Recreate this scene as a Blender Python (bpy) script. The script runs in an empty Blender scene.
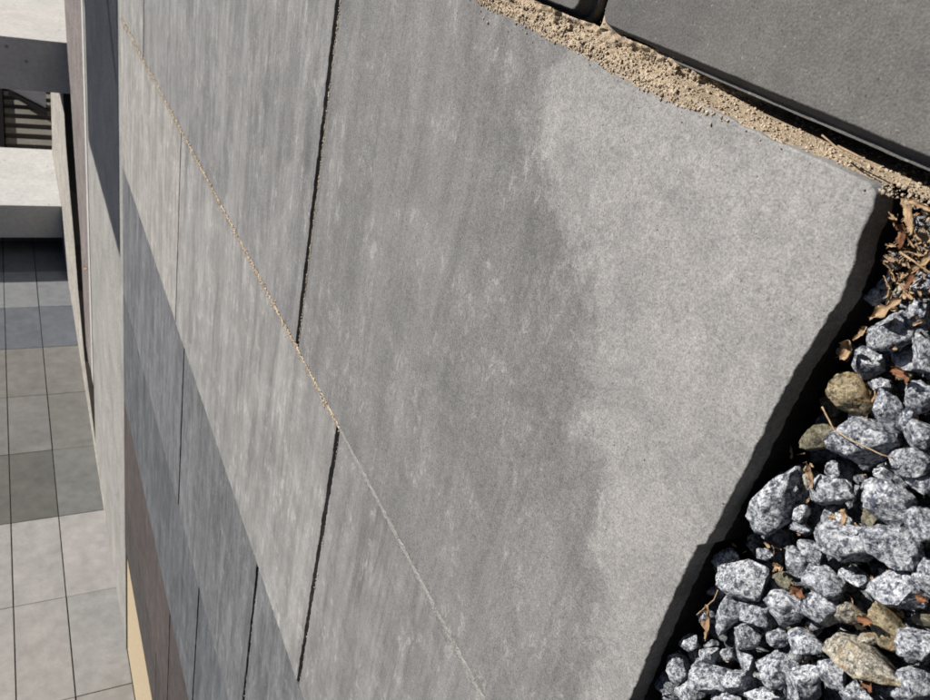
import bpy, bmesh, math, random
from mathutils import Vector, Matrix, noise
random.seed(11)
sc = bpy.context.scene
COL = sc.collection
H = 0.42                      # the phone is held about 42 cm over the paving

# ------------------------------------------------------------------ camera
# rows of the camera rotation (picture right, picture down, view) in the world
# (x = along the wall, y = towards the wall, z = up); the phone was held upright, so the picture lies on its side
RX = Vector((-0.43504, -0.20512, -0.87673))
RY = Vector((-0.53010, 0.84542, 0.06525))
RZ = Vector((0.72782, 0.49315, -0.47653))
FPX = 797.0
cam_d = bpy.data.cameras.new('camera')
cam = bpy.data.objects.new('camera', cam_d); COL.objects.link(cam)
m = Matrix((( RX.x, -RY.x, -RZ.x, 0), (RX.y, -RY.y, -RZ.y, 0), (RX.z, -RY.z, -RZ.z, H), (0, 0, 0, 1)))
cam.matrix_world = m
cam_d.sensor_width = 36.0
cam_d.lens = FPX / 930.0 * 36.0
cam_d.clip_start = 0.02
cam_d.clip_end = 2000
sc.camera = cam
cam_d.dof.use_dof = True; cam_d.dof.focus_distance = 0.78; cam_d.dof.aperture_fstop = 22

# ------------------------------------------------------------------ sky and sun
SUN_TO = Vector((0.75, -0.66, 0))
SUN_TO.normalize()
EL = math.radians(48)
sun_dir = Vector((SUN_TO.x * math.cos(EL), SUN_TO.y * math.cos(EL), math.sin(EL)))
w = bpy.data.worlds.new('World'); sc.world = w; w.use_nodes = True
nt = w.node_tree
sky = nt.nodes.new('ShaderNodeTexSky'); sky.sky_type = 'NISHITA'; sky.sun_disc = False
sky.air_density = 0.75; sky.dust_density = 1.0; sky.ozone_density = 0.3; sky.sun_elevation = EL; sky.sun_rotation = math.atan2(SUN_TO.x, SUN_TO.y)
bg = nt.nodes['Background']; bg.inputs['Strength'].default_value = 0.05
nt.links.new(sky.outputs[0], bg.inputs[0])
sd = bpy.data.lights.new('sun', 'SUN'); sd.energy = 5.0; sd.angle = math.radians(0.53); sd.color = (1.0, 0.955, 0.89)
so = bpy.data.objects.new('sun', sd); COL.objects.link(so)
so.rotation_euler = sun_dir.to_track_quat('Z', 'Y').to_euler(); so.location = (3, -3, 5)
vs = sc.view_settings
vs.view_transform = 'Standard'; vs.look = 'None'; vs.gamma = 1; vs.use_curve_mapping = False; vs.exposure = 0.62
sc.cycles.max_bounces = 5; sc.cycles.diffuse_bounces = 1; sc.cycles.use_denoising = True


def at(px, py, z=0.0):
    """the place on the level z (metres) that shows at a pixel of the 930x700 photograph"""
    r = RX * (px - 465) + RY * (py - 350) + RZ * FPX
    t = (H - z) / -r.z
    return Vector((r.x * t, r.y * t, z))

def mpp(p):
    """metres per photo pixel at a place"""
    return (Vector(p) - Vector((0, 0, H))).dot(RZ) / FPX

# ------------------------------------------------------------------ materials
class NG:
    def __init__(s, name):
        s.m = bpy.data.materials.new(name); s.m.use_nodes = True
        s.t = s.m.node_tree; s.b = s.t.nodes['Principled BSDF']
        s.b.inputs['Specular IOR Level'].default_value = 0.14
    def n(s, typ, **kw):
        x = s.t.nodes.new(typ)
        for k, v in kw.items():
            if k in x.inputs.keys(): x.inputs[k].default_value = v
            else: setattr(x, k, v)
        return x
    def l(s, a, b): s.t.links.new(a, b)
    def coord(s, scale=(1, 1, 1), rnd=13.0, src='Object'):
        tc = s.n('ShaderNodeTexCoord'); oi = s.n('ShaderNodeObjectInfo')
        mu = s.n('ShaderNodeMath', operation='MULTIPLY'); s.l(oi.outputs['Random'], mu.inputs[0]); mu.inputs[1].default_value = rnd
        ad = s.n('ShaderNodeVectorMath', operation='ADD'); s.l(tc.outputs[src], ad.inputs[0]); s.l(mu.outputs[0], ad.inputs[1])
        mp = s.n('ShaderNodeMapping'); mp.inputs['Scale'].default_value = scale; s.l(ad.outputs[0], mp.inputs[0])
        return mp.outputs[0]
    def noise(s, co, scale, detail=3, rough=0.5, dist=0.0):
        x = s.n('ShaderNodeTexNoise'); x.inputs['Scale'].default_value = scale; x.inputs['Detail'].default_value = detail
        x.inputs['Roughness'].default_value = rough; x.inputs['Distortion'].default_value = dist
        s.l(co, x.inputs['Vector']); return x.outputs['Fac']
    def voro(s, co, scale, out='Distance', feat='F1'):
        x = s.n('ShaderNodeTexVoronoi'); x.feature = feat; x.inputs['Scale'].default_value = scale; s.l(co, x.inputs['Vector'])
        return x.outputs[out]
    def mr(s, v, a, b, c, d):
        x = s.n('ShaderNodeMapRange'); s.l(v, x.inputs[0])
        for i, q in enumerate((a, b, c, d)): x.inputs[i + 1].default_value = q
        return x.outputs[0]
    def math(s, op, a, b):
        x = s.n('ShaderNodeMath', operation=op)
        for i, q in enumerate((a, b)):
            if isinstance(q, (int, float)): x.inputs[i].default_value = q
            else: s.l(q, x.inputs[i])
        return x.outputs[0]
    def mix(s, f, a, b, typ='MIX'):
        x = s.n('ShaderNodeMix', data_type='RGBA', blend_type=typ)
        for q, i in ((f, 0), (a, 6), (b, 7)):
            if isinstance(q, (int, float)): x.inputs[i].default_value = q
            elif isinstance(q, tuple): x.inputs[i].default_value = (*q, 1)
            else: s.l(q, x.inputs[i])
        return x.outputs[2]
    def gray(s, v):
        x = s.n('ShaderNodeCombineColor')
        for i in range(3): s.l(v, x.inputs[i])
        return x.outputs[0]
    def objcol(s):
        return s.n('ShaderNodeObjectInfo').outputs['Color']
    def bump(s, v, dist, strength=1.0, prev=None):
        x = s.n('ShaderNodeBump'); x.inputs['Distance'].default_value = dist; x.inputs['Strength'].default_value = strength
        s.l(v, x.inputs['Height'])
        if prev: s.l(prev, x.inputs['Normal'])
        return x.outputs[0]
    def done(s, col, rough=0.85, nrm=None):
        if isinstance(col, tuple): s.b.inputs['Base Color'].default_value = (*col, 1)
        else: s.l(col, s.b.inputs['Base Color'])
        if isinstance(rough, float): s.b.inputs['Roughness'].default_value = rough
        else: s.l(rough, s.b.inputs['Roughness'])
        if nrm: s.l(nrm, s.b.inputs['Normal'])
        return s.m


def slab_material(name, blot=False, contrast=1.0, brown=False, lines=0.10):
    """cast concrete with a pulled, streaky face mix; streaks run across the rows (y)"""
    g = NG(name)
    c0 = g.coord()
    s1 = g.noise(g.coord(scale=(7, 0.8, 7)), 3.0, 8, 0.74, 0.35)
    sb = g.noise(g.coord(scale=(4, 0.7, 4)), 2.2, 8, 0.70, 0.6)
    s2 = g.noise(g.coord(scale=(2.6, 1.0, 2.6)), 24, 9, 0.80, 0.5)
    s3 = g.noise(c0, 4.5, 6, 0.65, 0.9)
    s4 = g.noise(g.coord(scale=(10, 0.9, 10)), 16, 6, 0.8, 0.15)
    cl = g.noise(c0, 11, 8, 0.74, 0.5)
    fine = g.noise(c0, 560, 3, 0.75)
    mid = g.noise(c0, 170, 4, 0.75)
    v = g.mr(s1, 0.36, 0.64, 1 - 0.26 * contrast, 1 + 0.26 * contrast)
    v = g.math('MULTIPLY', v, g.mr(s3, 0.3, 0.7, 1 - 0.13 * contrast, 1 + 0.13 * contrast))
    v = g.math('MULTIPLY', v, g.mr(cl, 0.36, 0.64, 0.87, 1.13))
    v = g.math('MULTIPLY', v, g.mr(s4, 0.36, 0.64, 1 - lines, 1 + lines))
    v = g.math('MULTIPLY', v, g.mr(fine, 0.28, 0.72, 0.60, 1.42))
    v = g.math('MULTIPLY', v, g.mr(mid, 0.3, 0.7, 0.84, 1.16))
    sp = g.voro(c0, 260)
    spk = g.math('MULTIPLY', g.mr(sp, 0.12, 0.26, 1, 0), g.mr(g.noise(c0, 120, 2), 0.50, 0.58, 0, 1))
    v = g.math('MULTIPLY', v, g.mr(spk, 0, 1, 1, 0.58))
    base = g.mix(1.0, g.objcol(), (1.008, 1.0, 0.992), 'MULTIPLY')
    if brown:
        base = g.mix(g.mr(s1, 0.44, 0.58, 0, 0.75), base, (0.036, 0.037, 0.040))
    col = g.mix(1.0, base, g.gray(v), 'MULTIPLY')
    tone = g.mix(1.0, base, (1.85, 1.82, 1.78), 'MULTIPLY')
    # broad pale bands, ragged at their edges
    band = g.math('ADD', g.math('MULTIPLY', sb, 0.72), g.math('MULTIPLY', s2, 0.28))
    band = g.math('MULTIPLY', g.mr(band, 0.515, 0.57, 0, 1), g.mr(fine, 0.3, 0.62, 0.35, 1))
    col = g.mix(g.math('MULTIPLY', band, 0.38 * contrast), col, tone)
    # scattered whitish scuffs: ragged, in clusters
    pale = g.math('MULTIPLY', g.mr(s2, 0.535, 0.585, 0, 1), g.mr(cl, 0.505, 0.55, 0.0, 1))
    pale = g.math('MULTIPLY', pale, g.mr(fine, 0.35, 0.6, 0.35, 1))
    tone2 = g.mix(1.0, base, (2.3, 2.27, 2.2), 'MULTIPLY')
    col = g.mix(g.math('MULTIPLY', pale, 0.55), col, tone2)
    if blot:
        tc = g.n('ShaderNodeTexCoord'); sx = g.n('ShaderNodeSeparateXYZ'); g.l(tc.outputs['Object'], sx.inputs[0])
        # paler end of the slab: cloudy, breaking up into patches at its border
        lim = g.mr(sx.outputs[1], 0.15, 0.50, 0.61, 0.33)
        lim = g.math('ADD', lim, g.mr(g.noise(tc.outputs['Object'], 6, 3, 0.5, 0.3), 0.3, 0.7, -0.045, 0.045))
        lim = g.math('ADD', lim, g.mr(g.noise(tc.outputs['Object'], 26, 9, 0.8, 0.3), 0.3, 0.7, -0.05, 0.05))
        f = g.mr(g.math('SUBTRACT', lim, sx.outputs[0]), -0.022, 0.022, 0, 1)
        f = g.math('MULTIPLY', f, g.mr(cl, 0.34, 0.58, 0.45, 1.0))
        t2 = g.mix(1.0, (0.284, 0.277, 0.270), g.gray(g.mr(fine, 0.28, 0.72, 0.66, 1.38)), 'MULTIPLY')
        t2 = g.mix(1.0, t2, g.gray(g.mr(mid, 0.3, 0.7, 0.84, 1.16)), 'MULTIPLY')
        t2 = g.mix(1.0, t2, g.gray(g.mr(spk, 0, 1, 1, 0.68)), 'MULTIPLY')
        col = g.mix(g.math('MULTIPLY', f, 0.60), col, t2)
    pits = g.voro(c0, 75)
    pm = g.math('MULTIPLY', g.mr(pits, 0.03, 0.08, 1, 0), g.mr(g.noise(c0, 31, 1), 0.53, 0.57, 0, 1))
    col = g.mix(g.math('MULTIPLY', pm, 0.75), col, (0.03, 0.03, 0.03))
    h = g.math('SUBTRACT', fine, g.math('MULTIPLY', pm, 1.5))
    return g.done(col, 0.9, g.bump(h, 0.0007, 0.7))

M = {}
M['slab'] = slab_material('streaky grey concrete', contrast=0.9)
M['slab_far'] = slab_material('dark streaky concrete', contrast=1.15, lines=0.2)
M['slab_main'] = slab_material('streaky grey concrete with pale end', blot=True, contrast=0.5, lines=0.06)
M['slab_brown'] = slab_material('streaky concrete fading from brown to grey', brown=True, lines=0.18)

def plain_concrete(name, k=0.12, fs=600, bd=0.0008, speck=0.5, pale=0.0, tint=None):
    g = NG(name); c0 = g.coord()
    fine = g.noise(c0, fs, 2, 0.6); mid = g.noise(c0, 60, 5, 0.65); big = g.noise(c0, 3.0, 6, 0.65, 0.8)
    v = g.mr(fine, 0.25, 0.75, 1 - k * 1.3, 1 + k * 1.3)
    v = g.math('MULTIPLY', v, g.mr(mid, 0.3, 0.7, 1 - k * 0.6, 1 + k * 0.6))
    v = g.math('MULTIPLY', v, g.mr(big, 0.3, 0.7, 1 - k, 1 + k))
    sp = g.mr(g.voro(c0, fs * 0.4), 0.1, 0.2, 1, 0)
    gate = g.mr(g.noise(c0, fs * 0.15, 1), 0.56, 0.62, 0, 1)
    v = g.math('MULTIPLY', v, g.mr(g.math('MULTIPLY', sp, gate), 0, 1, 1, 1 - speck))
    col = g.mix(1.0, g.objcol(), g.gray(v), 'MULTIPLY')
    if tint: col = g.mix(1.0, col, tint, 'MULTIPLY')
    if pale:
        pg = g.mr(g.noise(c0, fs * 0.55, 1), 0.72, 0.76, 0, 1)
        col = g.mix(g.math('MULTIPLY', pg, pale), col, (0.3, 0.29, 0.28))
    return g.done(col, 0.88, g.bump(g.math('ADD', fine, mid), bd, 0.6))

M['paver'] = plain_concrete('dark grey paver concrete', 0.22, 620, 0.0007, 0.5, 0.35)
M['granular'] = plain_concrete('granular washed concrete', 0.22, 90, 0.006, 0.45)
M['stone_cladding'] = plain_concrete('ceramic stone tile', 0.10, 9, 0.0003, 0.0)
M['render'] = plain_concrete('white cast concrete', 0.09, 22, 0.002, 0.5)
M['kerbstone'] = plain_concrete('cream kerb stone', 0.30, 24, 0.004, 0.35)
M['mauve'] = plain_concrete('weathered reddish concrete', 0.30, 40, 0.004, 0.6)
M['timber'] = plain_concrete('weathered slat', 0.15, 30, 0.001, 0.2)
M['core'] = plain_concrete('shade darkened side faces', 0.15, 300, 0.003, 0.3, tint=(0.20, 0.19, 0.185))  # tint paints deep shade into the colour of the side faces
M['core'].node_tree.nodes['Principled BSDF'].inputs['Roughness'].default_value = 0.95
M['black'] = plain_concrete('blackened steel', 0.1, 60, 0.001, 0.1)
M['black'].node_tree.nodes['Principled BSDF'].inputs['Specular IOR Level'].default_value = 0.02
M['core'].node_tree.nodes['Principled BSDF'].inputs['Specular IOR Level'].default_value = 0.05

def sand_material(name, a, b, fs=420):
    g = NG(name); c0 = g.coord(rnd=0)
    f = g.noise(c0, fs, 3, 0.7); big = g.noise(c0, 40, 4, 0.6)
    col = g.mix(g.mr(f, 0.3, 0.7, 0, 1), a, b)
    col = g.mix(1.0, col, g.gray(g.mr(big, 0.3, 0.7, 0.85, 1.12)), 'MULTIPLY')
    return g.done(col, 0.95, g.bump(f, 0.0015, 0.9))
M['sand'] = sand_material('joint sand', (0.24, 0.185, 0.125), (0.45, 0.37, 0.275))
M['grain'] = sand_material('sand grains', (0.22, 0.16, 0.105), (0.52, 0.44, 0.345), 260)
M['tan'] = sand_material('levelled sand', (0.30, 0.245, 0.165), (0.35, 0.29, 0.20), 120)
M['dust'] = sand_material('pale joint dust', (0.17, 0.166, 0.158), (0.27, 0.262, 0.248))
M['soil'] = sand_material('dark soil', (0.012, 0.010, 0.008), (0.035, 0.028, 0.02), 160)
M['ground'] = sand_material('bare ground', (0.16, 0.13, 0.10), (0.24, 0.20, 0.15), 6)

def granite(name, lo, hi, stain=None, sf=0.5, dark=(0.02, 0.024, 0.034), dk=0.74):
    g = NG(name); c0 = g.coord(rnd=3.0)
    n1 = g.noise(c0, 140, 5, 0.8, 0.6)
    n2 = g.noise(c0, 420, 3, 0.75, 0.3)
    n3 = g.noise(c0, 55, 3, 0.6)
    n4 = g.noise(c0, 250, 4, 0.75, 0.5)
    cr = g.voro(c0, 620, 'Color')
    cc = g.n('ShaderNodeRGBToBW'); g.l(cr, cc.inputs[0]); cc = cc.outputs[0]
    f = g.math('ADD', g.math('MULTIPLY', n4, 0.6), g.math('MULTIPLY', n1, 0.4))
    col = g.mix(g.mr(f, 0.43, 0.56, 0, 1), lo, hi)
    col = g.mix(1.0, col, g.gray(g.mr(cc, 0.2, 0.8, 0.72, 1.25)), 'MULTIPLY')
    col = g.mix(g.mr(g.math('ADD', g.math('MULTIPLY', n2, 0.6), g.math('MULTIPLY', n1, 0.4)), 0.475, 0.405, 0, dk), col, dark)
    if stain:
        col = g.mix(g.mr(n3, 0.62 - sf * 0.35, 0.78 - sf * 0.35, 0, 0.8), col, stain)
    col = g.mix(1.0, col, g.objcol(), 'MULTIPLY')
    hh = g.math('ADD', g.noise(c0, 190, 5, 0.8), g.math('MULTIPLY', cc, 0.3))
    return g.done(col, g.mr(cc, 0.2, 0.8, 0.7, 0.3), g.bump(hh, 0.0034, 1.0))
M['granite'] = granite('grey white granite', (0.075, 0.084, 0.112), (0.55, 0.568, 0.60))
M['granite_blue'] = granite('blue grey granite', (0.065, 0.078, 0.105), (0.50, 0.52, 0.56))
M['granite_tan'] = granite('granite with rusty face', (0.12, 0.11, 0.095), (0.47, 0.44, 0.37), (0.27, 0.20, 0.11), 0.40)
M['ochre'] = granite('ochre stained stone', (0.15, 0.12, 0.07), (0.38, 0.32, 0.21), (0.25, 0.14, 0.04), 0.35)
M['olive'] = granite('olive grey stone', (0.10, 0.09, 0.06), (0.22, 0.205, 0.15), dk=0.3)

def litter_mat(name, a, b):
    g = NG(name); c0 = g.coord(scale=(1, 6, 1))
    col = g.mix(g.mr(g.noise(c0, 120, 4, 0.7), 0.3, 0.7, 0, 1), a, b)
    return g.done(col, 0.7, g.bump(g.noise(c0, 220, 3), 0.001, 0.6))
M['rust_leaf'] = litter_mat('rusty dry leaf', (0.07, 0.030, 0.015), (0.24, 0.115, 0.06))
M['tan_leaf'] = litter_mat('tan dry leaf', (0.15, 0.085, 0.045), (0.44, 0.32, 0.20))
M['straw'] = litter_mat('dry straw', (0.19, 0.13, 0.08), (0.38, 0.29, 0.19))

# ------------------------------------------------------------------ helpers
ALB = 0.56
FULL = {M[k].name for k in ('granite', 'granite_blue', 'granite_tan', 'ochre', 'olive')}
def link(name, me, mat=None, parent=None, col=(1, 1, 1), loc=None, rot=None):
    o = bpy.data.objects.new(name, me); COL.objects.link(o)
    if me is not None and mat is not None and not me.materials:
        me.materials.append(mat)
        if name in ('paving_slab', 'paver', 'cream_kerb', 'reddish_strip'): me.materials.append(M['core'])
    if parent: o.parent = parent
    o.color = (*(c * ALB for c in col), 1) if (mat is None or mat.name not in FULL) else (*col, 1)
    if loc is not None: o.location = loc
    if rot is not None: o.rotation_euler = rot
    return o

def tag(o, label=None, cat=None, group=None, kind=None):
    if label: o['label'] = label
    if cat: o['category'] = cat
    if group: o['group'] = group
    if kind: o['kind'] = kind
    return o

def empty(name, loc=(0, 0, 0)):
    o = bpy.data.objects.new(name, None); COL.objects.link(o); o.location = loc; o.empty_display_size = 0.05
    return o

def mesh_of(name, verts, faces, smooth=False):
    me = bpy.data.meshes.new(name); me.from_pydata([tuple(v) for v in verts], [], faces); me.update()
    if smooth:
        for p in me.polygons: p.use_smooth = True
    return me

def nz(x, y, z=0.0, s=1.0): return noise.noise(Vector((x * s, y * s, z)))

def outline_slab(name, pts, ztop, th, bev, chip=0.0, seed=0.0, prof=None, smooth=True):
    """a slab from a closed counter-clockwise outline: broken arris, side walls, bottom"""
    n = len(pts); P = [Vector((p[0], p[1])) for p in pts]
    N = []
    for i in range(n):
        e = P[(i + 1) % n] - P[i - 1]
        q = Vector((e.y, -e.x)); q.normalize(); N.append(q)
    prof = prof or [(-bev, 0.0), (-bev * 0.35, -bev * 0.22), (0.0, -bev)]
    rings = list(prof) + [(0.0, -bev - (th - bev) * 0.3), (0.0, -bev - (th - bev) * 0.65), (0.0, -th)]
    vs_, fs_ = [], []
    for k, (off, dz) in enumerate(rings):
        for i in range(n):
            a = chip * (0.7 * nz(P[i].x, P[i].y, seed + k * 0.2, 70) + 0.9 * nz(P[i].x, P[i].y, seed + k * 0.3, 240))
            if k > len(prof): a *= 2.0
            p = P[i] + N[i] * (off + (a if k else a * 1.0 - abs(a) * 0.6))
            z = ztop + dz + (chip * 0.5 * nz(P[i].x, P[i].y, 9 + k + seed, 160) if 0 < k < len(rings) - 1 else 0)
            vs_.append((p.x, p.y, z))
    for k in range(len(rings) - 1):
        for i in range(n):
            j = (i + 1) % n
            fs_.append((k * n + i, (k + 1) * n + i, (k + 1) * n + j, k * n + j))
    fs_.append(tuple(range(n)))
    fs_.append(tuple(reversed(range((len(rings) - 1) * n, len(rings) * n))))
    me = mesh_of(name, vs_, fs_)
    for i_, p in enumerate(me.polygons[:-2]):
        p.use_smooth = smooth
        if i_ >= n * len(prof): p.material_index = 1  # side walls get the colour with shade painted in
    return me

def rect_outline(x0, x1, y0, y1, step=0.02, rad=0.0, wob=0.0, seed=0.0):
    c = []
    def seg(a, b):
        L = (Vector(b) - Vector(a)).length; k = max(1, int(L / step))
        for i in range(k): c.append((a[0] + (b[0] - a[0]) * i / k, a[1] + (b[1] - a[1]) * i / k))
    def arc(cx, cy, a0):
        for i in range(5):
            t = a0 + math.pi / 2 * i / 5; c.append((cx + rad * math.cos(t), cy + rad * math.sin(t)))
    r = rad
    seg((x0 + r, y0), (x1 - r, y0))
    if r: arc(x1 - r, y0 + r, -math.pi / 2)
    seg((x1, y0 + r), (x1, y1 - r))
    if r: arc(x1 - r, y1 - r, 0)
    seg((x1 - r, y1), (x0 + r, y1))
    if r: arc(x0 + r, y1 - r, math.pi / 2)
    seg((x0, y1 - r), (x0, y0 + r))
    if r: arc(x0 + r, y0 + r, math.pi)
    if wob:
        c = [(x + wob * nz(x, y, seed, 22), y + wob * nz(x, y, seed + 5, 22)) for x, y in c]
    return c

def box_mesh(name, x0, x1, y0, y1, z0, z1, bev=0.0, seg=2):
    bm = bmesh.new()
    bmesh.ops.create_cube(bm, size=1)
    for v in bm.verts:
        v.co = Vector((x0 + (v.co.x + .5) * (x1 - x0), y0 + (v.co.y + .5) * (y1 - y0), z0 + (v.co.z + .5) * (z1 - z0)))
    if bev: bmesh.ops.bevel(bm, geom=bm.edges[:], offset=bev, segments=seg, affect='EDGES', profile=0.6)
    me = bpy.data.meshes.new(name); bm.to_mesh(me); bm.free(); return me

def prism_mesh(name, pts, z0, z1, bev=0.0, shade_sides=False):
    bm = bmesh.new()
    a = [bm.verts.new((p[0], p[1], z1)) for p in pts]
    f = bm.faces.new(a)
    if f.normal.z < 0: f.normal_flip()
    r = bmesh.ops.extrude_face_region(bm, geom=[f])
    for v in r['geom']:
        if isinstance(v, bmesh.types.BMVert): v.co.z = z0
    bmesh.ops.recalc_face_normals(bm, faces=bm.faces[:])
    if bev:
        bmesh.ops.bevel(bm, geom=[e for e in bm.edges], offset=bev, segments=2, affect='EDGES', profile=0.6)
    if shade_sides:  # upright faces get the colour that carries painted shade
        for f in bm.faces:
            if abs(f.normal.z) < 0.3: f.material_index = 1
    me = bpy.data.meshes.new(name); bm.to_mesh(me); bm.free(); return me

K = 1.2                           # everything past the terrace lies a shallow step lower
ZL = -(K - 1) * H                 # -0.084
def U(v): return v * H            # terrace units to metres
def V(v): return v * H * K        # the same for the lower level

# ------------------------------------------------------------------ ground
gm = mesh_of('ground', [(-400, -400, -0.62), (600, -400, -0.62), (600, 600, -0.62), (-400, 600, -0.62)], [(0, 1, 2, 3)])
tag(link('ground', gm, M['ground']), 'bare brown ground reaching to the horizon beyond the paving', kind='structure')
tag(link('bedding_soil', box_mesh('bedding_soil', -0.9, U(9.0), -1.6, U(9.4), -0.61, -0.086), M['soil']), 'dark bedding soil under the paving and the gravel', kind='structure')

# terrace of concrete slabs ------------------------------------------------
terrace = tag(empty('pavement', (U(3), U(3), 0)), 'terrace of streaky grey concrete slabs laid in staggered rows', kind='structure')
def put(o, root):
    o.parent = root; o.matrix_parent_inverse = Matrix.Translation(-root.location)
    return o
TH = 0.055
# the near slab with its weathered broken end beside the gravel
edge = [(0.285, 0.640), (0.33, 0.629), (0.385, 0.622), (0.45, 0.629), (0.531, 0.638), (0.626, 0.639), (0.71, 0.6385), (0.795, 0.641), (0.850, 0.6425),
        (0.880, 0.6435), (0.889, 0.651), (0.896, 0.656), (0.93, 0.6575), (1.0, 0.657), (1.09, 0.654), (1.2, 0.648), (1.306, 0.643), (1.5, 0.640), (1.81, 0.643)]
def edge_x(y):
    for (a, xa), (b, xb) in zip(edge, edge[1:]):
        if a <= y <= b: return xa + (xb - xa) * (y - a) / (b - a)
    return edge[0][1] if y < edge[0][0] else edge[-1][1]
pts = []
y = 1.825
while y > 0.262:
    pts.append((U(edge_x(y)) + 0.0008 * nz(y, 0, 3, 40) + 0.0003 * nz(y, 0, 5, 150), U(y))); y -= 0.004
for i in range(10):                                     # rounded-off corner
    t = math.pi + (math.pi / 2) * i / 9
    pts.append((U(0.664 + 0.024 * math.cos(t)), U(0.258 + 0.030 * math.sin(t))))
x = 0.70
while x < 2.80:
    pts.append((U(x), U(0.228 + 0.004 * nz(x, 0, 2, 4)))); x += 0.02
y = 0.228
while y < 1.825:
    pts.append((U(2.798) + 0.0028 * nz(y, 0, 8, 9) + 0.0014 * nz(y, 0, 9, 45), U(y))); y += 0.012
x = 2.798
while x > 0.66:
    pts.append((U(x), U(1.828))); x -= 0.02
main = link('paving_slab', outline_slab('main_slab', pts, 0, TH, 0.0015, chip=0.0010, seed=3), M['slab_main'], col=(0.250, 0.249, 0.248))
put(main, terrace); tag(main, 'largest near slab, pale cloudy end with a rough broken edge over the gravel')

GAP = 0.036; THIN = 0.012; ROWG = 0.008
def row(y0, y1, cuts, cols, seed, mk='slab', step=0.008):
    for i, ((a, b), c) in enumerate(zip(cuts, cols)):
        me = outline_slab('slab', rect_outline(U(a), U(b), U(y0), U(y1), step, 0.004, 0.0030, seed + i), 0.0015 * nz(a, y0, 3, 5), TH, 0.0012, chip=0.0021, seed=seed + i * 3.1)
        put(link('paving_slab', me, M[mk], col=c), terrace)
row(0.228, 1.828, [(2.844, 7.47), (7.515, 9.06)], [(0.262, 0.262, 0.264), (0.32, 0.315, 0.305)], 20, step=0.003)
row(1.842, 3.355, [(0.645, 2.236), (2.268, 5.625), (5.652, 9.06)], [(0.272, 0.271, 0.270), (0.325, 0.322, 0.316), (0.37, 0.36, 0.34)], 31, step=0.003)
row(3.362, 4.945, [(0.65, 2.998), (3.038, 5.235), (5.285, 9.06)], [(0.180, 0.185, 0.196), (0.165, 0.170, 0.180), (0.165, 0.170, 0.182)], 47, 'slab_far', step=0.004)
row(4.953, 6.50, [(0.65, 2.2), (2.22, 4.330), (4.362, 9.06)], [(0.130, 0.139, 0.153), (0.125, 0.134, 0.147), (0.125, 0.132, 0.143)], 63, 'slab_far')
row(6.508, 8.00, [(0.65, 3.2), (3.22, 5.46), (5.49, 9.06)], [(0.098, 0.082, 0.076), (0.100, 0.080, 0.073), (0.112, 0.089, 0.080)], 75, 'slab_brown')
row(8.008, 9.12, [(0.65, 4.4), (4.42, 6.2), (6.22, 9.06)], [(0.09, 0.072, 0.066), (0.085, 0.070, 0.066), (0.09, 0.076, 0.070)], 88, 'slab_brown')

# path of dark pavers -----------------------------------------------------
path = tag(empty('paved_path', (0.4, -0.2, 0)), 'strip of dark grey square-edged pavers above the sand joint', kind='structure')
pb = 0.0132
pav_prof = [(-0.0092, 0.0), (-0.0085, -0.0006), (-0.0032, -0.0124), (-0.0026, -0.0131), (0.0003, -0.0133), (0.0007, -0.0144)]
xs = [(-0.9, 0.36), (0.372, 1.352), (1.402, 2.38), (2.42, 3.40), (3.44, 4.42)]
ys = [(-1.9, -0.92), (-0.875, 0.188)]
for (a, b) in xs:
    for (c, d) in ys:
        me = outline_slab('paver', rect_outline(U(a), U(b), U(c), U(d), 0.005, 0.018, 0.0004, a + c), 0.0005, 0.06, pb, chip=0.0003, seed=a * 3 + c, prof=pav_prof, smooth=False)
        put(link('paver', me, M['paver'], col=(0.185, 0.181, 0.174)), path)

# ------------------------------------------------------------------ sand in the joints
def grains(spots, rmin, rmax, zoff=0.0, seed=1):
    """spots: list of (x, y, z); each a small irregular grain"""
    rnd = random.Random(seed)
    base = []
    bm = bmesh.new(); bmesh.ops.create_icosphere(bm, subdivisions=1, radius=1); bm.verts.ensure_lookup_table()
    bv = [v.co.copy() for v in bm.verts]; bf = [tuple(v.index for v in f.verts) for f in bm.faces]; bm.free()
    vs_, fs_ = [], []
    for (x, y, z) in spots:
        r = rmin + (rmax - rmin) * rnd.random() ** 3
        sx, sy, sz = (r * rnd.uniform(0.7, 1.25) for _ in range(3))
        R = Matrix.Rotation(rnd.uniform(0, 6.28), 3, 'Z') @ Matrix.Rotation(rnd.uniform(0, 6.28), 3, 'X')
        o = len(vs_)
        for v in bv:
            q = Vector((v.x * sx, v.y * sy, v.z * sz)) * rnd.uniform(0.8, 1.15)
            q = R @ q; vs_.append((x + q.x, y + q.y, z + q.z * 0.8 + zoff))
        fs_ += [tuple(i + o for i in f) for f in bf]
    return vs_, fs_

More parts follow.
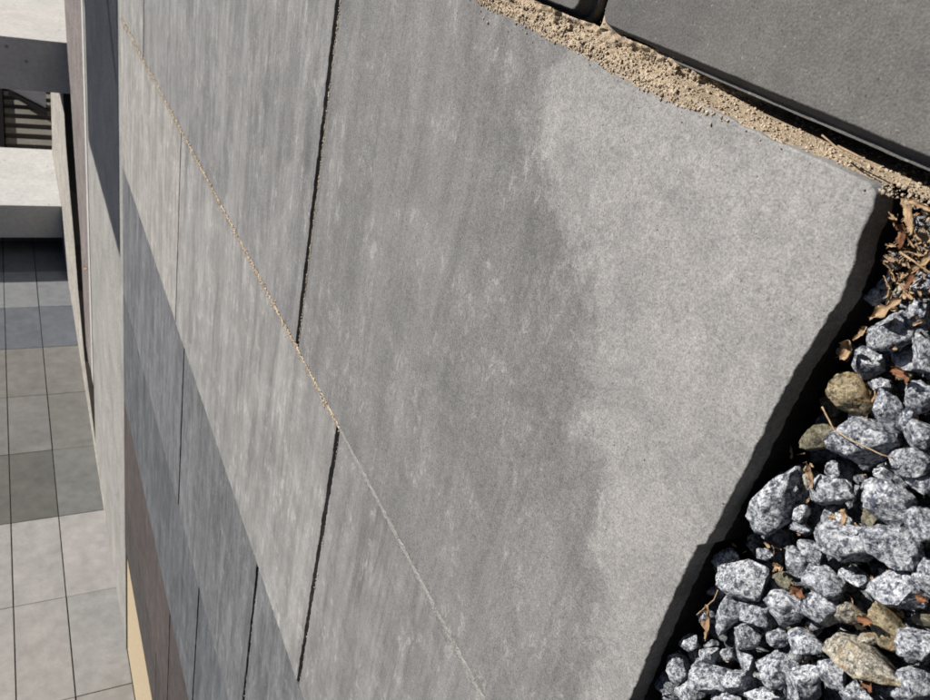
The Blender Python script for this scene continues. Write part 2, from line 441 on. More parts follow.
def groove_y(x):      # middle line of the sand against the slab, terrace units
    return 0.0
nx, ny = 620, 46
vs_, fs_ = [], []
X0, X1 = U(0.50), U(3.3)
def sand_z(x, y):
    u, q = x / H, y / H
    fill = min(1, max(0, (u - 0.80) / 0.30)); fill = fill * fill * (3 - 2 * fill)
    lim = 0.236 + 0.007 * nz(u, 0, 1, 5) + 0.004 * nz(u, 0, 4, 17) + 0.012 * math.exp(-((u - 1.22) / 0.22) ** 2) - 0.020 * max(0, (1.0 - u) / 0.3)   # how far it spills over the slab
    h0 = -0.034 + 0.0345 * fill
    t = (lim - q) / 0.018
    if t < 0: z = 0.0 - 0.0035 + 0.002 * max(-2, t)
    else: z = min(1, t) * (0.0014 + 0.0012 * nz(u, q, 7, 14)) - 0.0002
    if q < 0.232:     # between slab and paver
        k = min(1, (0.232 - q) / 0.026)
        mid = h0 + 0.0035 * nz(u, q, 3, 9) + 0.007 * nz(u, q, 5, 26) + 0.0045 * nz(u, q, 6, 85) * min(1, max(0, (0.226 - q) / 0.012))
        gapf = min(1, max(0, (1.42 - u) / 0.42))
        lowp = min(1.2, max(0, (0.209 + 0.018 * gapf + 0.014 * (1 - fill) + 0.005 * nz(u, 0, 9, 14) - q) / 0.009)) * (0.002 + 0.016 * gapf + 0.010 * (1 - fill))
        if fill < 0.5 and q > 0.215: k *= 0.75
        z = z * (1 - k) + (mid - lowp) * k
    rg = 1.6 if q < 0.232 else 0.5
    z += rg * (0.0009 * nz(u, q, 2, 60) + 0.0008 * nz(u, q, 8, 120) + 0.0006 * nz(u, q, 3, 260))
    return z
for i in range(nx + 1):
    x = X0 + (X1 - X0) * i / nx
    for j in range(ny + 1):
        y = U(0.180 + (0.272 - 0.180) * j / ny)
        vs_.append((x, y, sand_z(x, y) if x < U(1.352) or x > U(1.402) or j else sand_z(x, y)))
for i in range(nx):
    for j in range(ny):
        a = i * (ny + 1) + j
        if vs_[a][0] < U(0.575): continue
        if vs_[a][0] < U(0.655) and vs_[a][1] > U(0.222): continue
        if vs_[a][1] > U(0.238) and max(vs_[a][2], vs_[a + 1][2]) < -0.0008: continue
        fs_.append((a, a + ny + 1, a + ny + 2, a + 1))
rnd = random.Random(5)
spots = []
for _ in range(9000):
    u = 0.56 + (2.6 - 0.56) * rnd.random() ** 1.5; q = rnd.gauss(0.217, 0.019)
    if 0.19 < q < 0.285:
        z = sand_z(U(u), U(q))
        if q > 0.234 and z < -0.0006:
            if rnd.random() < 0.93: continue
            z = 0.0004
        if u < 0.95 and q > 0.238: continue
        spots.append((U(u), U(q), z + 0.0002))
gv, gf = grains(spots, 0.00035, 0.0018, seed=2)
o = len(vs_); gv0, gf0 = vs_, fs_
tag(link('joint_sand', mesh_of('joint_sand', gv0, gf0, True), M['sand']), 'coarse tan sand spilling out between the near slab and the dark pavers', 'sand', kind='stuff')
tag(link('sand_grains', mesh_of('sand_grains', gv, gf), M['grain']), 'loose light grains lying on the sand ridge along the pavers', 'sand', kind='stuff')

# sand in the upper joint between the two pavers, and in the long row joint
def strip_sand(name, x0, y0, x1, y1, wid, z, amp, ngr, gr, mat, label, taper=None, seed=3, spread=0.6):
    n = int(max(abs(x1 - x0), abs(y1 - y0)) / 0.004) + 2
    d = Vector((x1 - x0, y1 - y0)); q = Vector((-d.y, d.x)).normalized()
    vs2, fs2 = [], []
    rr = random.Random(seed); sp = []
    for i in range(n + 1):
        t = i / n; p = Vector((x0, y0)) + d * t
        ww = wid * (taper(t) if taper else 1) * (1 + 0.35 * nz(p.x, p.y, seed, 40) + 0.25 * nz(p.x, p.y, seed, 160))
        ww *= 0.55 + 0.9 * abs(nz(p.x, p.y, seed + 2, 75)) * 2 if name == 'joint_dust' else 1
        for k in range(5):
            s = (k - 2) / 2
            v = p + q * ww * s * 0.5
            vs2.append((v.x, v.y, z + amp * (1 - s * s) * (0.6 + 0.8 * nz(p.x, p.y, k, 120)) - (0.0012 if abs(s) == 1 else 0)))
    for i in range(n):
        for k in range(4):
            a = i * 5 + k; fs2.append((a, a + 5, a + 6, a + 1))
    for _ in range(ngr):
        t = rr.random(); p = Vector((x0, y0)) + d * t
        ww = wid * (taper(t) if taper else 1)
        if nz(p.x, p.y, seed, 30) < -0.15 and rr.random() < 0.6: continue
        v = p + q * rr.gauss(0, ww * spread); sp.append((v.x, v.y, z + amp * 0.7))
    a, b = grains(sp, gr * 0.35, gr, seed=seed)
    oo = len(vs2); vs2 += a; fs2 += [tuple(i + oo for i in f) for f in b]
    # flip to face up where needed
    return tag(link(name, mesh_of(name, vs2, fs2), mat), label, 'sand', kind='stuff')
strip_sand('joint_sand', U(1.377), U(-0.9), U(1.377), U(0.222), U(0.038), -0.019, 0.002, 500, 0.0011, M['sand'], 'sand filling the narrow joint between the two dark pavers')
strip_sand('joint_sand', U(2.24), U(1.835), U(9.04), U(1.835), U(0.026), -0.0006, 0.0014, 3600, 0.0024, M['grain'],
           'line of light sand in the long joint running from the far corner to the short dark gap', taper=lambda t: 0.8 + 1.0 * t, spread=0.45)
strip_sand('joint_dust', U(0.66), U(1.835), U(2.24), U(1.835), U(0.026), 0.0005, 0.0007, 4200, 0.0006, M['dust'],
           'pale dust packed into the tight joint below the near slab', spread=0.9)
for (x, ya, yb, n, sd_, t) in ((2.838, 0.30, 1.80, 800, 8, 'sandy crumbs in the wide dark gap at the end of the near slab'), (2.262, 1.86, 3.34, 120, 9, 'sandy crumbs in the short dark gap of the second slab row'), (3.034, 3.38, 4.93, 60, 10, 'few crumbs in the dark gap of the third slab row')):
    rr = random.Random(sd_); sp = []
    for _ in range(n):
        yy = rr.uniform(ya, yb)
        if nz(yy, 0, sd_, 4) < (-0.25 if sd_ == 8 else 0.02) and rr.random() < 0.9: continue
        of = rr.uniform(0.028 if sd_ == 8 else 0.014, 0.052 if sd_ == 8 else 0.045)
        ed = 0.040 if sd_ == 8 else 0.026
        sp.append((U(x - of), U(yy), 0.0003 if of > ed else -0.005 * (ed - of) / 0.02))
    a, b = grains(sp, 0.0006, 0.0021, seed=sd_)
    tag(link('joint_sand', mesh_of('crumbs', a, b), M['grain']), t, 'sand', kind='stuff')

# ------------------------------------------------------------------ gravel bed
bed = tag(empty('gravel_bed', (0.2, 0.3, -0.05)), 'bed of crushed grey granite chippings beside the slab end', kind='structure')
def stone_mesh(name, lx, ly, lz, seed, sub=4, cuts=11):
    rr = random.Random(seed)
    bm = bmesh.new(); bmesh.ops.create_icosphere(bm, subdivisions=sub, radius=1)
    planes = []
    for k in range(cuts + 12):
        v = Vector((rr.gauss(0, 1), rr.gauss(0, 1), rr.gauss(0, 1))).normalized()
        planes.append((v, rr.uniform(0.48, 0.74) if k < cuts else rr.uniform(0.80, 0.93)))
    off = Vector((rr.uniform(-50, 50), rr.uniform(-50, 50), rr.uniform(-50, 50)))
    for v in bm.verts:
        p = v.co * (1 + 0.20 * noise.noise(v.co * 1.1 + off))
        for q, d in planes:
            k = p.dot(q) - d
            if k > 0: p -= q * k
        p *= 1 + 0.06 * noise.noise(p * 2.6 + off) + 0.07 * abs(noise.noise(p * 4 + off)) + 0.075 * noise.noise(p * 8 + off) + 0.058 * noise.noise(p * 17 + off)
        v.co = Vector((p.x * lx, p.y * ly, p.z * lz)) * 1.28
    me = bpy.data.meshes.new(name); bm.to_mesh(me); bm.free()
    for p in me.polygons: p.use_smooth = True
    return me

# (photo x, photo y, long size, short size, direction in the picture in degrees, stuff, lift, label)
G, B_, T_, O_, V_ = 'granite', 'granite_blue', 'granite_tan', 'ochre', 'olive'
stones = [
 (848,394,46,40,20,O_,2,'squarish ochre yellow stone touching the dark slab shadow'), (867,361,40,33,60,G,1,None), (890,334,50,38,-55,G,3,None), (917,313,36,32,0,G,2,None),
 (927,357,44,34,60,G,2,None), (818,438,38,28,-20,V_,0,'flat olive stone beside the dry twig'), (862,441,66,50,10,G,4,'large pale stone with a thin dry twig across it'), (889,408,54,26,68,B_,2,None),
 (919,394,40,30,-10,G,3,None), (921,434,36,32,30,G,3,None), (909,462,46,38,50,G,3,None), (776,508,78,38,-54,G,2,'biggest stone at the slab edge, long and tilted, mottled white and grey'),
 (830,493,46,32,-10,G,3,None), (893,502,58,44,20,G,3,None), (925,524,46,36,-60,G,4,None), (846,543,64,42,15,G,3,None), (891,548,58,46,25,G,4,None),
 (748,577,56,42,15,G,3,None), (725,560,28,20,-30,G,1,None), (730,612,60,27,-72,B_,3,None), (786,581,28,18,10,V_,1,None), (796,558,40,18,62,G,2,None),
 (811,550,32,16,50,G,2,None), (827,583,44,38,20,B_,3,None), (757,615,40,28,12,B_,3,None), (785,608,42,36,30,G,2,None), (822,613,48,34,-5,G,3,None), (848,611,28,24,-20,T_,3,None),
 (887,624,56,34,68,O_,3,'rough olive brown stone with an orange stain, upright at the right'), (858,580,38,20,20,G,2,None), (903,591,74,38,36,G,4,None), (927,575,44,40,0,G,2,None),
 (748,638,38,27,-15,G,3,None), (776,637,20,18,0,G,2,None), (804,644,42,29,5,G,3,None), (862,661,88,40,28,T_,5,'long cream and tan stone lying slantwise near the lower edge'),
 (918,648,46,38,10,G,3,None), (692,643,22,16,-10,G,1,None), (709,657,26,18,-30,G,2,None), (680,668,36,24,75,G,2,None), (714,680,52,34,10,G,3,None), (741,684,38,30,-20,G,2,None),
 (773,667,42,36,-30,V_ and G,3,None), (804,683,50,42,-20,G,4,None), (834,672,38,26,62,G,3,None), (670,692,24,14,15,G,1,None), (907,684,46,36,-30,G,3,None), (853,694,34,28,0,G,2,None),
 (728,653,18,14,0,G,2,None), (746,661,34,18,70,B_,2,None), (783,486,38,30,0,G,2,None), (811,484,20,16,60,T_,1,None), (832,470,22,18,0,G,2,None), (834,486,30,20,-30,G,2,None),
 (884,474,26,18,20,G,1,None), (896,260,26,20,-40,G,2,None), (884,284,28,16,-65,B_,1,None), (878,296,28,18,-30,G,1,None), (922,483,30,24,20,G,2,None), (800,513,26,20,40,G,0,None),
 (870,519,26,16,10,V_,1,None), (764,555,20,14,20,B_,0,None), (925,618,26,18,20,V_,1,None), (705,616,20,14,-50,G,0,None), (866,640,22,18,20,T_,0,None), (690,690,30,22,0,G,2,None),
 (765,697,40,26,10,G,3,None), (727,701,34,24,-20,G,3,None), (800,527,22,16,0,B_,0,None), (842,520,24,16,30,G,0,None), (905,375,20,14,0,V_,-1,None), (846,352,18,14,-40,T_,0,None),
 (910,418,24,20,80,B_,1,None), (880,385,22,16,0,G,0,None), (856,417,20,14,0,B_,-1,None), (904,290,26,20,20,T_,0,None), (925,285,30,22,40,G,1,None), (872,488,24,18,0,G,1,None),
]
taken = []
rr = random.Random(21)
for i, (px, py, a, b, ang, mk, lift, lab) in enumerate(stones):
    z = -0.026 + lift * 0.0016
    p = at(px, py, z); s = mpp(p)
    t = math.radians(ang)
    q = at(px + 10 * math.cos(t), py + 10 * math.sin(t), z) - p
    ff = q.length / (10 * s)                       # how much a flat length is foreshortened here
    la, lb = a * s * 0.5 * min(1.2, 0.5 + 0.5 * ff) * 0.90, b * s * 0.5 * 0.90
    me = stone_mesh('stone', la, lb, (0.45 * la + 0.55 * lb) * rr.uniform(0.78, 0.98), 100 + i, 4)
    k = rr.uniform(0.92, 1.12)
    o = link('stone', me, M[mk], col=(k, k, k), loc=p, rot=(rr.uniform(-.35, .35), rr.uniform(-.2, .2), math.atan2(q.y, q.x)))
    put(o, bed); taken.append((p.x, p.y, max(la, lb)))
    if lab: o['label'] = lab
# smaller chippings showing in the gaps, then more gravel outside the picture
small = [stone_mesh('small_stone', 0.0062, 0.0048, 0.0042, 500 + i, 3, 10) for i in range(12)]
for i, me in enumerate(small): me.materials.append(M[(G, G, B_, G, G, G, V_, G, G, B_, G, T_)[i]])
n = 0
def edge_ok(x, y): return x < U(edge_x(y / H)) - 0.004 and y > U(0.235)
while n < 232:
    x, y = rr.uniform(0.085, 0.275), rr.uniform(0.09, 0.50)
    if not edge_ok(x, y): continue
    s = rr.uniform(0.7, 1.6)
    o = link('stone', small[rr.randrange(12)], None, loc=(x, y, rr.uniform(-0.043, -0.031)), rot=(rr.uniform(0, 6), rr.uniform(0, 6), rr.uniform(0, 6)))
    o.scale = (s, s, s); k = rr.uniform(0.55, 1.0); o.color = (k, k, k, 1); put(o, bed); n += 1
# the rest of the bed joined
allv, allf = [], []
tmpl = []
for i in range(8):
    me = stone_mesh('template', 1, 0.78, 0.68, 700 + i, 2, 9)
    tmpl.append(([v.co.copy() for v in me.vertices], [tuple(p.vertices) for p in me.polygons])); bpy.data.meshes.remove(me)
cnt = 0
while cnt < 2300:
    x, y = rr.uniform(-0.75, 0.275), rr.uniform(0.10, 1.5)
    if cnt < 900: x, y = rr.uniform(0.05, 0.275), rr.uniform(0.09, 0.6)
    if not edge_ok(x, y): continue
    inview = x > 0.075 and y < 0.52
    r = rr.uniform(0.005, 0.011) if inview else rr.uniform(0.008, 0.018)
    z = rr.uniform(-0.058, -0.048) if inview else rr.uniform(-0.055, -0.024)
    R = Matrix.Rotation(rr.uniform(0, 6.28), 3, 'Z') @ Matrix.Rotation(rr.uniform(-.6, .6), 3, 'X')
    tv, tf = tmpl[rr.randrange(8)]; oo = len(allv)
    for v in tv:
        q = R @ (v * r); allv.append((x + q.x, y + q.y, z + q.z))
    allf += [tuple(k + oo for k in f) for f in tf]; cnt += 1
ch = link('chippings', mesh_of('chippings', allv, allf, True), M['granite_blue'], col=(0.6, 0.6, 0.6)); put(ch, bed); ch['kind'] = 'stuff'
ch['label'] = 'deeper layer of granite chippings'

# ------------------------------------------------------------------ dry leaves and twigs
def leaf_mesh(name, L, W, curl, twist, seed, n=14):
    rr = random.Random(seed); vs2, fs2 = [], []
    m_ = 5
    for side in (0, 1):
        for i in range(n + 1):
            t = i / n; s = (t - 0.5) * L
            ww = W * (math.sin(math.pi * min(1, max(0, t * 0.84 + 0.08))) ** 0.55) * (0.85 + 0.9 * nz(t * 4, seed, 1) + 0.5 * nz(t * 11, seed, 2))
            ang = curl * (t - 0.5); tw = twist * (t - 0.5)
            cx = math.sin(ang) * L / max(0.01, curl) ; cz = (1 - math.cos(ang)) * L / max(0.01, curl)
            for k in range(m_):
                u = (k / (m_ - 1) - 0.5) * ww
                cup = abs(u) * (0.9 + 0.8 * nz(t * 3, seed, 5)) + 0.12 * W * nz(t * 6, k * 0.9, seed)
                vs2.append((cx - math.sin(ang) * math.sin(tw) * u, u * math.cos(tw), cz + u * math.sin(tw) + cup + (0.0004 if side else 0) + 0.0009 * nz(t * 8, k * 1.7, seed)))
    N1 = (n + 1) * m_
    for side in (0, 1):
        for i in range(n):
            for k in range(m_ - 1):
                a = side * N1 + i * m_ + k
                f = (a, a + m_, a + m_ + 1, a + 1)
                fs2.append(f if side else tuple(reversed(f)))
    for i in range(n):
        for k in (0, m_ - 1):
            a = i * m_ + k; fs2.append((a, a + m_, a + m_ + N1, a + N1))
    for k in range(m_ - 1):
        for i in (0, n):
            a = i * m_ + k; fs2.append((a, a + 1, a + 1 + N1, a + N1))
    return mesh_of(name, vs2, fs2, True)

def tube_mesh(name, pts, r0, r1, sides=7):
    vs2, fs2 = [], []
    P = [Vector(p) for p in pts]; n = len(P)
    for i, p in enumerate(P):
        d = (P[min(n - 1, i + 1)] - P[max(0, i - 1)]).normalized()
        a = d.orthogonal().normalized(); b = d.cross(a)
        r = r0 + (r1 - r0) * i / (n - 1)
        for k in range(sides):
            t = 2 * math.pi * k / sides
            vs2.append(p + (a * math.cos(t) + b * math.sin(t)) * r * (1 + 0.15 * nz(i, k, 4)))
    for i in range(n - 1):
        for k in range(sides):
            a = i * sides + k; b = i * sides + (k + 1) % sides
            fs2.append((a, b, b + sides, a + sides))
    fs2.append(tuple(reversed(range(sides)))); fs2.append(tuple(range((n - 1) * sides, n * sides)))
    return mesh_of(name, vs2, fs2, True)

def litter(px, py, z, Lpx, Wpx, ang, mat, curl, twist, seed, label, name='dry_leaf', cat='dry leaf', tilt=0.3):
    p = at(px, py, z); s = mpp(p); t = math.radians(ang)
    q = at(px + 8 * math.cos(t), py + 8 * math.sin(t), z) - p
    o = link(name, leaf_mesh(name, Lpx * s * 0.95, Wpx * s * 0.9, curl, twist, seed), mat, loc=p, rot=(tilt * math.sin(seed), tilt * math.cos(seed * 2.1), math.atan2(q.y, q.x)))
    if label: tag(o, label, cat)
    return o
RL, TL_, ST = M['rust_leaf'], M['tan_leaf'], M['straw']
litter(905, 372, -0.010, 26, 15, 25, RL, 1.6, 0.8, 1, 'crumpled rust red leaf between the grey stones right of the ochre stone')
litter(848, 348, -0.012, 26, 14, -70, TL_, 1.8, 0.6, 2, 'curled cream leaf standing above the ochre stone')
litter(861, 334, -0.010, 20, 7, -55, TL_, 1.0, 1.0, 3, 'small split tan chip above the curled cream leaf')
litter(887, 309, -0.008, 42, 12, -32, TL_, 0.4, 0.5, 4, 'long brown bark chip lying against the slab shadow', 'bark_chip', 'bark chip', 0.1)
litter(710, 622, -0.014, 44, 12, -80, TL_, 0.5, 0.5, 5, 'narrow orange brown leaf pinned left of the upright blue grey stone')
litter(799, 590, -0.014, 20, 14, 50, RL, 1.4, 0.6, 6, 'bright orange leaf scrap in the middle of the gravel')
litter(780, 566, -0.015, 14, 10, 0, TL_, 1.0, 0.6, 7, 'small tan leaf crumb above the orange scrap')
litter(847, 517, -0.010, 18, 11, 80, TL_, 0.9, 0.6, 8, 'peach coloured leaf tip standing between two pale stones')
litter(812, 474, -0.014, 32, 10, 85, TL_, 0.8, 1.0, 9, 'brown leaf shred below the olive stone')
litter(867, 620, -0.006, 20, 12, 10, O_ and RL, 0.8, 0.2, 10, 'orange leaf scrap on the left side of the rough brown stone')
litter(868, 682, -0.012, 22, 10, 60, RL, 0.9, 0.5, 11, 'reddish leaf bit below the long cream stone')
litter(922, 598, -0.010, 14, 9, 30, RL, 0.8, 0.5, 12, 'red brown leaf bit at the right edge of the picture')
litter(912, 216, -0.006, 44, 12, 72, TL_, 0.9, 0.6, 13, 'curled tan husk standing at the corner of the near slab')
litter(922, 205, -0.003, 30, 8, 25, TL_, 0.4, 0.3, 14, 'straight straw coloured chip under the paver edge', 'wood_chip', 'wood chip', 0.1)
litter(905, 236, -0.012, 30, 12, 100, RL, 1.2, 0.8, 15, 'rust brown husk leaning at the slab corner')
litter(925, 262, -0.008, 36, 10, -38, TL_, 0.3, 0.4, 16, 'light wood chip at the right edge beside white stones', 'wood_chip', 'wood chip', 0.15)
litter(912, 280, -0.010, 26, 9, -60, RL, 0.6, 0.7, 17, 'brown wood chip under the light wood chip', 'wood_chip', 'wood chip', 0.15)
litter(925, 238, -0.012, 22, 10, 20, TL_, 0.9, 0.9, 18, 'ragged tan flake beneath the straw coloured chip')
# loose crumbs of bark nobody could count
lv, lf = [], []
for i in range(520):
    if i < 340: px, py = rr.uniform(886, 960), rr.gauss(250, 36)
    else: px, py = rr.uniform(690, 930), rr.uniform(330, 700)
    p = at(px, py, -0.026 if i >= 340 else rr.uniform(-0.028, -0.010))
    if not edge_ok(p.x, p.y): continue
    me = leaf_mesh('t', rr.uniform(0.002, 0.009), rr.uniform(0.0006, 0.0028), rr.uniform(0.3, 2), rr.uniform(-1, 1), i, 5)
    R = Matrix.Rotation(rr.uniform(0, 6.28), 3, 'Z') @ Matrix.Rotation(rr.uniform(-.8, .8), 3, 'X')
    oo = len(lv); lv += [R @ v.co + p for v in me.vertices]; lf += [tuple(k + oo for k in f.vertices) for f in me.polygons]
    bpy.data.meshes.remove(me)
tag(link('leaf_litter', mesh_of('leaf_litter', lv, lf, True), M['tan_leaf']), 'brown bark and leaf crumbs scattered between the stones', 'leaf litter', kind='stuff')

def twig(ptl, r0, r1, label, mat=ST):
    P = [at(a, b, z) for a, b, z in ptl]
    Q = []
    for a, b in zip(P, P[1:]):
        for k in range(5): Q.append(a.lerp(b, k / 5) + Vector((0.0003 * nz(a.x * 900, k), 0.0003 * nz(k, a.y * 900), 0)))
    Q.append(P[-1])
    return tag(link('twig', tube_mesh('twig', Q, r0, r1), mat), label, 'twig')
twig([(822, 407, -0.010), (834, 430, -0.008), (850, 440, -0.0035), (868, 448, -0.0025), (882, 455, -0.004), (893, 458, -0.008)], 0.0006, 0.0004, 'thin straw twig lying bent across the large pale stone')
twig([(697, 615, -0.012), (706, 607, -0.010), (714, 600, -0.010), (718, 590, -0.012)], 0.0006, 0.0005, 'short forked twig at the slab shadow beside the narrow leaf')
twig([(822, 135, 0.0), (842, 152, -0.0005), (862, 164, -0.002)], 0.0006, 0.0004, 'pale straw lying on the sand at the end of the sand joint')
twig([(838, 146, -0.002), (862, 158, -0.003), (884, 172, -0.004)], 0.0007, 0.0005, 'second straw reaching from the sand to the slab corner')
twig([(900, 252, -0.006), (915, 262, -0.004), (932, 274, -0.004)], 0.0007, 0.0005, 'brown twig among the husks right of the slab corner', M['tan_leaf'])

# ------------------------------------------------------------------ the lower level past the terrace
lower = -ZL
zl = ZL
WY = V(11.36)                      # face of the tiled wall
tag(link('sand_strip', box_mesh('sand_strip', -0.5, V(9.02), U(9.13), WY, -0.61, zl - 0.012), M['tan']), 'smooth tan sand strip between the terrace edge and the tiled wall', kind='structure')
band = [(V(9.12), U(-8)), (V(13.45), U(-8)), (V(13.75), WY - 0.002), (V(9.12), WY - 0.002)]
tag(link('concrete_strip', prism_mesh('concrete_strip', [(V(9.02), -4), (V(13.45), -4), (V(13.9), WY - 0.003), (V(9.02), WY - 0.003)], -0.60, zl, 0.004), M['granular'], col=(0.385, 0.375, 0.352)),
    'light granular concrete strip along the far edge of the terrace, its end in shade', kind='structure')
tag(link('edging_strip', prism_mesh('edging_strip', [(V(13.46), -4), (V(13.75), -4), (V(14.25), V(9.6)), (V(13.91), V(9.6))], -0.60, zl + 0.004, 0.003), M['render'], col=(0.60, 0.59, 0.56)),
    'thin white edging between the granular and the reddish strip', kind='structure')
pk = [at(82, -60, zl), at(84, 0, zl), at(88.5, 170, zl), at(90.5, 345, zl), at(84, 362, zl), at(80, 290, zl), at(77, 220, zl), at(73.5, 150, zl), at(68, 90, zl), at(64.5, 36, zl), at(62, -30, zl)]
pk = [(V(13.76), -4), (V(18.3), -4)] + [tuple(at(a, b, zl).xy) for a, b in ((64.3, 0), (66.6, 40), (70.3, 90), (73.8, 146), (76.2, 180), (80.5, 240), (83.5, 300), (86.2, 345), (88.5, 362))] + [(V(14.3), V(9.6))]
tag(link('reddish_strip', prism_mesh('reddish_strip', pk, -0.60, zl, 0.004, True), M['mauve'], col=(0.25, 0.215, 0.205)),
    'dull reddish concrete strip beyond the white edging', kind='structure')

# cream kerb along the wall foot
ck = [(105, 506), (97, 455), (90, 400), (84.8, 362), (78, 290), (74.6, 245), (69.6, 190), (66, 146), (62.8, 90), (61, 60)]
ki = [(59.5, 200), (46, 90), (42, 60)]
kp = []
for a, b in ck:
    q = at(a, b, zl); kp.append((q.x, min(q.y, WY - 0.004)))
q0 = at(56, 70, zl); 
kp = [p for p in kp]
kerb_pts = kp + [(V(26.5), V(7.0)), (V(27.5), V(9.4)), (V(30), WY + 0.4), (kp[0][0] - 0.4, WY + 0.4)]
tag(link('cream_kerb', prism_mesh('cream_kerb', kerb_pts, -0.60, zl + 0.002, 0.006, True), M['kerbstone'], col=(0.46, 0.43, 0.385)),
    'cream kerb stone running along the foot of the tiled wall', kind='structure')

# tiled wall -----------------------------------------------------------------
wall = tag(empty('tiled_wall', (V(14), WY, zl)), 'garden wall clad with large grey and cream tiles in staggered colours', 'wall')
core = put(link('wall_core', box_mesh('wall_core', V(-4), V(27.5), WY + 0.012, WY + 0.25, -0.60, H + V(2.2)), M['black'], col=(0.025, 0.025, 0.027)), wall)
zj = [H + V(v) for v in (-1.02, -0.235, 0.53, 1.29, 2.05)]
xj = [1.5 + 0.0 + i * 1.97 - 0.98 for i in range(14)]
xj = [8.38 + 1.965 * i for i in range(-6, 10)]
palette = {8: ((0.2, 0.2, 0.21), (0.2, 0.2, 0.21)), 7: ((0.31, 0.325, 0.34), (0.34, 0.35, 0.36)), 6: ((0.20, 0.215, 0.24), (0.19, 0.205, 0.23)), 5: ((0.31, 0.30, 0.275), (0.30, 0.29, 0.265)), 4: ((0.29, 0.285, 0.265), (0.30, 0.295, 0.28)),
           3: ((0.27, 0.27, 0.255), (0.205, 0.20, 0.185)), 2: ((0.56, 0.53, 0.51), (0.54, 0.515, 0.495)), 1: ((0.49, 0.48, 0.465), (0.53, 0.505, 0.485))}
for r_ in range(4):
    for i in range(len(xj) - 1):
        idx = i - 5
        c = palette.get(idx, ((0.46, 0.44, 0.42), (0.48, 0.45, 0.43)))[min(1, r_)]
        k = 1 + 0.06 * nz(i * 3.1, r_ * 2.7)
        gz = 0.0045; gx = 0.0022
        jx, jz, jy = rr.uniform(-.002, .002), rr.uniform(-.0012, .0012), rr.uniform(-0.0022, 0.0)
        me = box_mesh('tile', V(xj[i]) + gx + jx, V(xj[i + 1]) - gx + jx * 0.5, WY + jy, WY + 0.0118, zj[r_] + gz + jz, zj[r_ + 1] - gz + jz, 0.0015, 1)
        put(link('tile', me, M['stone_cladding'], col=(c[0] * k, c[1] * k, c[2] * k)), wall)

# white concrete blocks --------------------------------------------------------
def block(x0, x1, y0, y1, z0, z1, label):
    o = link('concrete_block', box_mesh('concrete_block', x0, x1, y0, y1, z0, z1, 0.008, 2), M['render'], col=(0.88, 0.865, 0.83))
    return tag(o, label, 'concrete block', 'white concrete blocks before the wall')
block(V(23.2), V(27.75), V(9.88), V(10.84), zl + 0.0015, H + V(4.5), 'white upright concrete block standing nearer the tiled wall, its left side in shade')
block(V(18.5), V(25.5), V(4.34), V(5.37), zl - 0.5, H + V(0.55), 'white upright concrete block beyond the reddish strip, cut by the picture edge')

# slatted screen behind the blocks -----------------------------------------------
screen = tag(empty('slatted_screen', (V(36), V(12), zl)), 'dark framed screen of light vertical slats seen between the two white blocks', 'screen')
put(link('backing', box_mesh('backing', V(30), V(50), V(12.0), V(12.2), -0.6, H + V(3)), M['black'], col=(0.012, 0.011, 0.011)), screen)
for i in range(8):
    x0 = V(31.0 + i * 1.22)
    put(link('slat', box_mesh('slat', x0, x0 + V(0.66), V(11.75), V(11.95), -0.6, H + V(0.36), 0.01, 1), M['timber'], col=(0.24, 0.225, 0.195)), screen)
put(link('top_rail', box_mesh('top_rail', V(29), V(50), V(11.5), V(11.72), H + V(0.37), H + V(2.0), 0.01, 1), M['black'], col=(0.012, 0.011, 0.012)), screen)
def plate(name, pts, y0, y1, mat, col):
    me = prism_mesh(name, [(p[0], p[1]) for p in pts], 0, 1)
    for v in me.vertices:
        x, z, t = v.co.x, v.co.y, v.co.z
        v.co = (x, y0 + (y1 - y0) * (1 - t), z)
    bm = bmesh.new(); bm.from_mesh(me); bmesh.ops.recalc_face_normals(bm, faces=bm.faces[:]); bm.to_mesh(me); bm.free()
    return link(name, me, mat, col=col)
def wp(px, py, yy):
    """where the line of sight through a photo pixel meets the upright plane y = yy"""
    r = RX * (px - 465) + RY * (py - 350) + RZ * FPX
    t = yy / r.y
    return (r.x * t, H + r.z * t)
yy = V(11.2)
put(plate('stringer', [wp(8, 84, yy), wp(47, 104, yy), wp(47, 114, yy), wp(8, 92, yy)], yy, yy + 0.05, M['black'], (0.012, 0.012, 0.014)), screen)
yy = V(11.0)
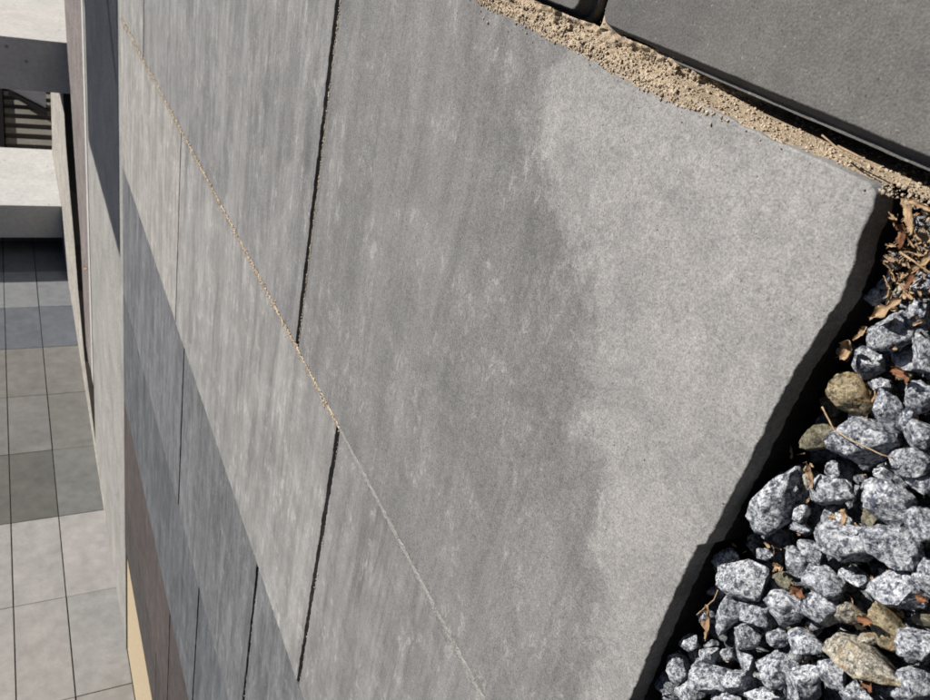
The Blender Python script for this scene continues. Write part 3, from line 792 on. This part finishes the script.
put(plate('side_panel', [wp(8, 80, yy), wp(46, 80, yy), wp(46, 106, yy), wp(9, 87, yy)], yy, yy + 0.04, M['timber'], (0.10, 0.10, 0.11)), screen)

# unseen cloth on posts, added to half shade the end of the granular strip
added_canopy = tag(empty('added_canopy', (V(16), -1.0, zl)), 'added unseen grey cloth on slim posts, blocking sun from the granular strip', 'added_canopy')
Ht = 8.0 * H; sh = Ht / math.tan(EL)
tx0, tx1 = V(9.4) + sh * 0.75, V(13.5) + sh * 0.75; ty1 = V(4.62) - sh * 0.66
ty0 = ty1 - 2.6
g = NG('woven shade cloth'); g.b.inputs['Base Color'].default_value = (0.25, 0.25, 0.25, 1); g.b.inputs['Alpha'].default_value = 0.72
put(link('added_shade_cloth', box_mesh('added_shade_cloth', tx0, tx1, ty0, ty1, zl + Ht - 0.004, zl + Ht), g.m), added_canopy)
for q0, q1, r0, r1 in ((tx0, tx1, ty0 - 0.04, ty0), (tx0 - 0.04, tx0, ty0, ty1)):
    put(link('frame_bar', box_mesh('frame_bar', q0, q1, r0, r1, zl + Ht - 0.04, zl + Ht, 0.004, 1), M['black'], col=(0.1, 0.1, 0.1)), added_canopy)

# unseen dark wall behind the camera, added to cut sky fill in the shadows
hw = tag(empty('added_dark_wall', (-1.3, 2, zl)), 'added unseen dark wall behind the camera, blocking sky light', 'wall')
for i in range(28):
    z0 = -0.55 + i * 0.2
    put(link('added_wall_board', box_mesh('added_wall_board', -1.42, -1.3, -3.5, 9.0, z0, z0 + 0.192, 0.004, 1), M['black'], col=(0.07, 0.068, 0.065)), hw)

for xx in (tx0 + 0.06, tx1 - 0.06):  # posts of the added shading cloth
    for yy in (ty0 + 0.1, ty0 + 1.6):
        put(link('post', box_mesh('post', xx - 0.03, xx + 0.03, yy - 0.03, yy + 0.03, -0.61, zl + Ht - 0.05, 0.005, 1), M['black'], col=(0.1, 0.1, 0.1)), added_canopy)

# small yellow leaf on the edging
o = litter(86.5, 268, zl + 0.005, 6, 4, 60, M['tan_leaf'], 0.8, 0.3, 30, 'small yellow leaf lying at the white edging far off')
print('main slab light border check', at(540, 150), at(525, 290), at(585, 410), at(570, 500))
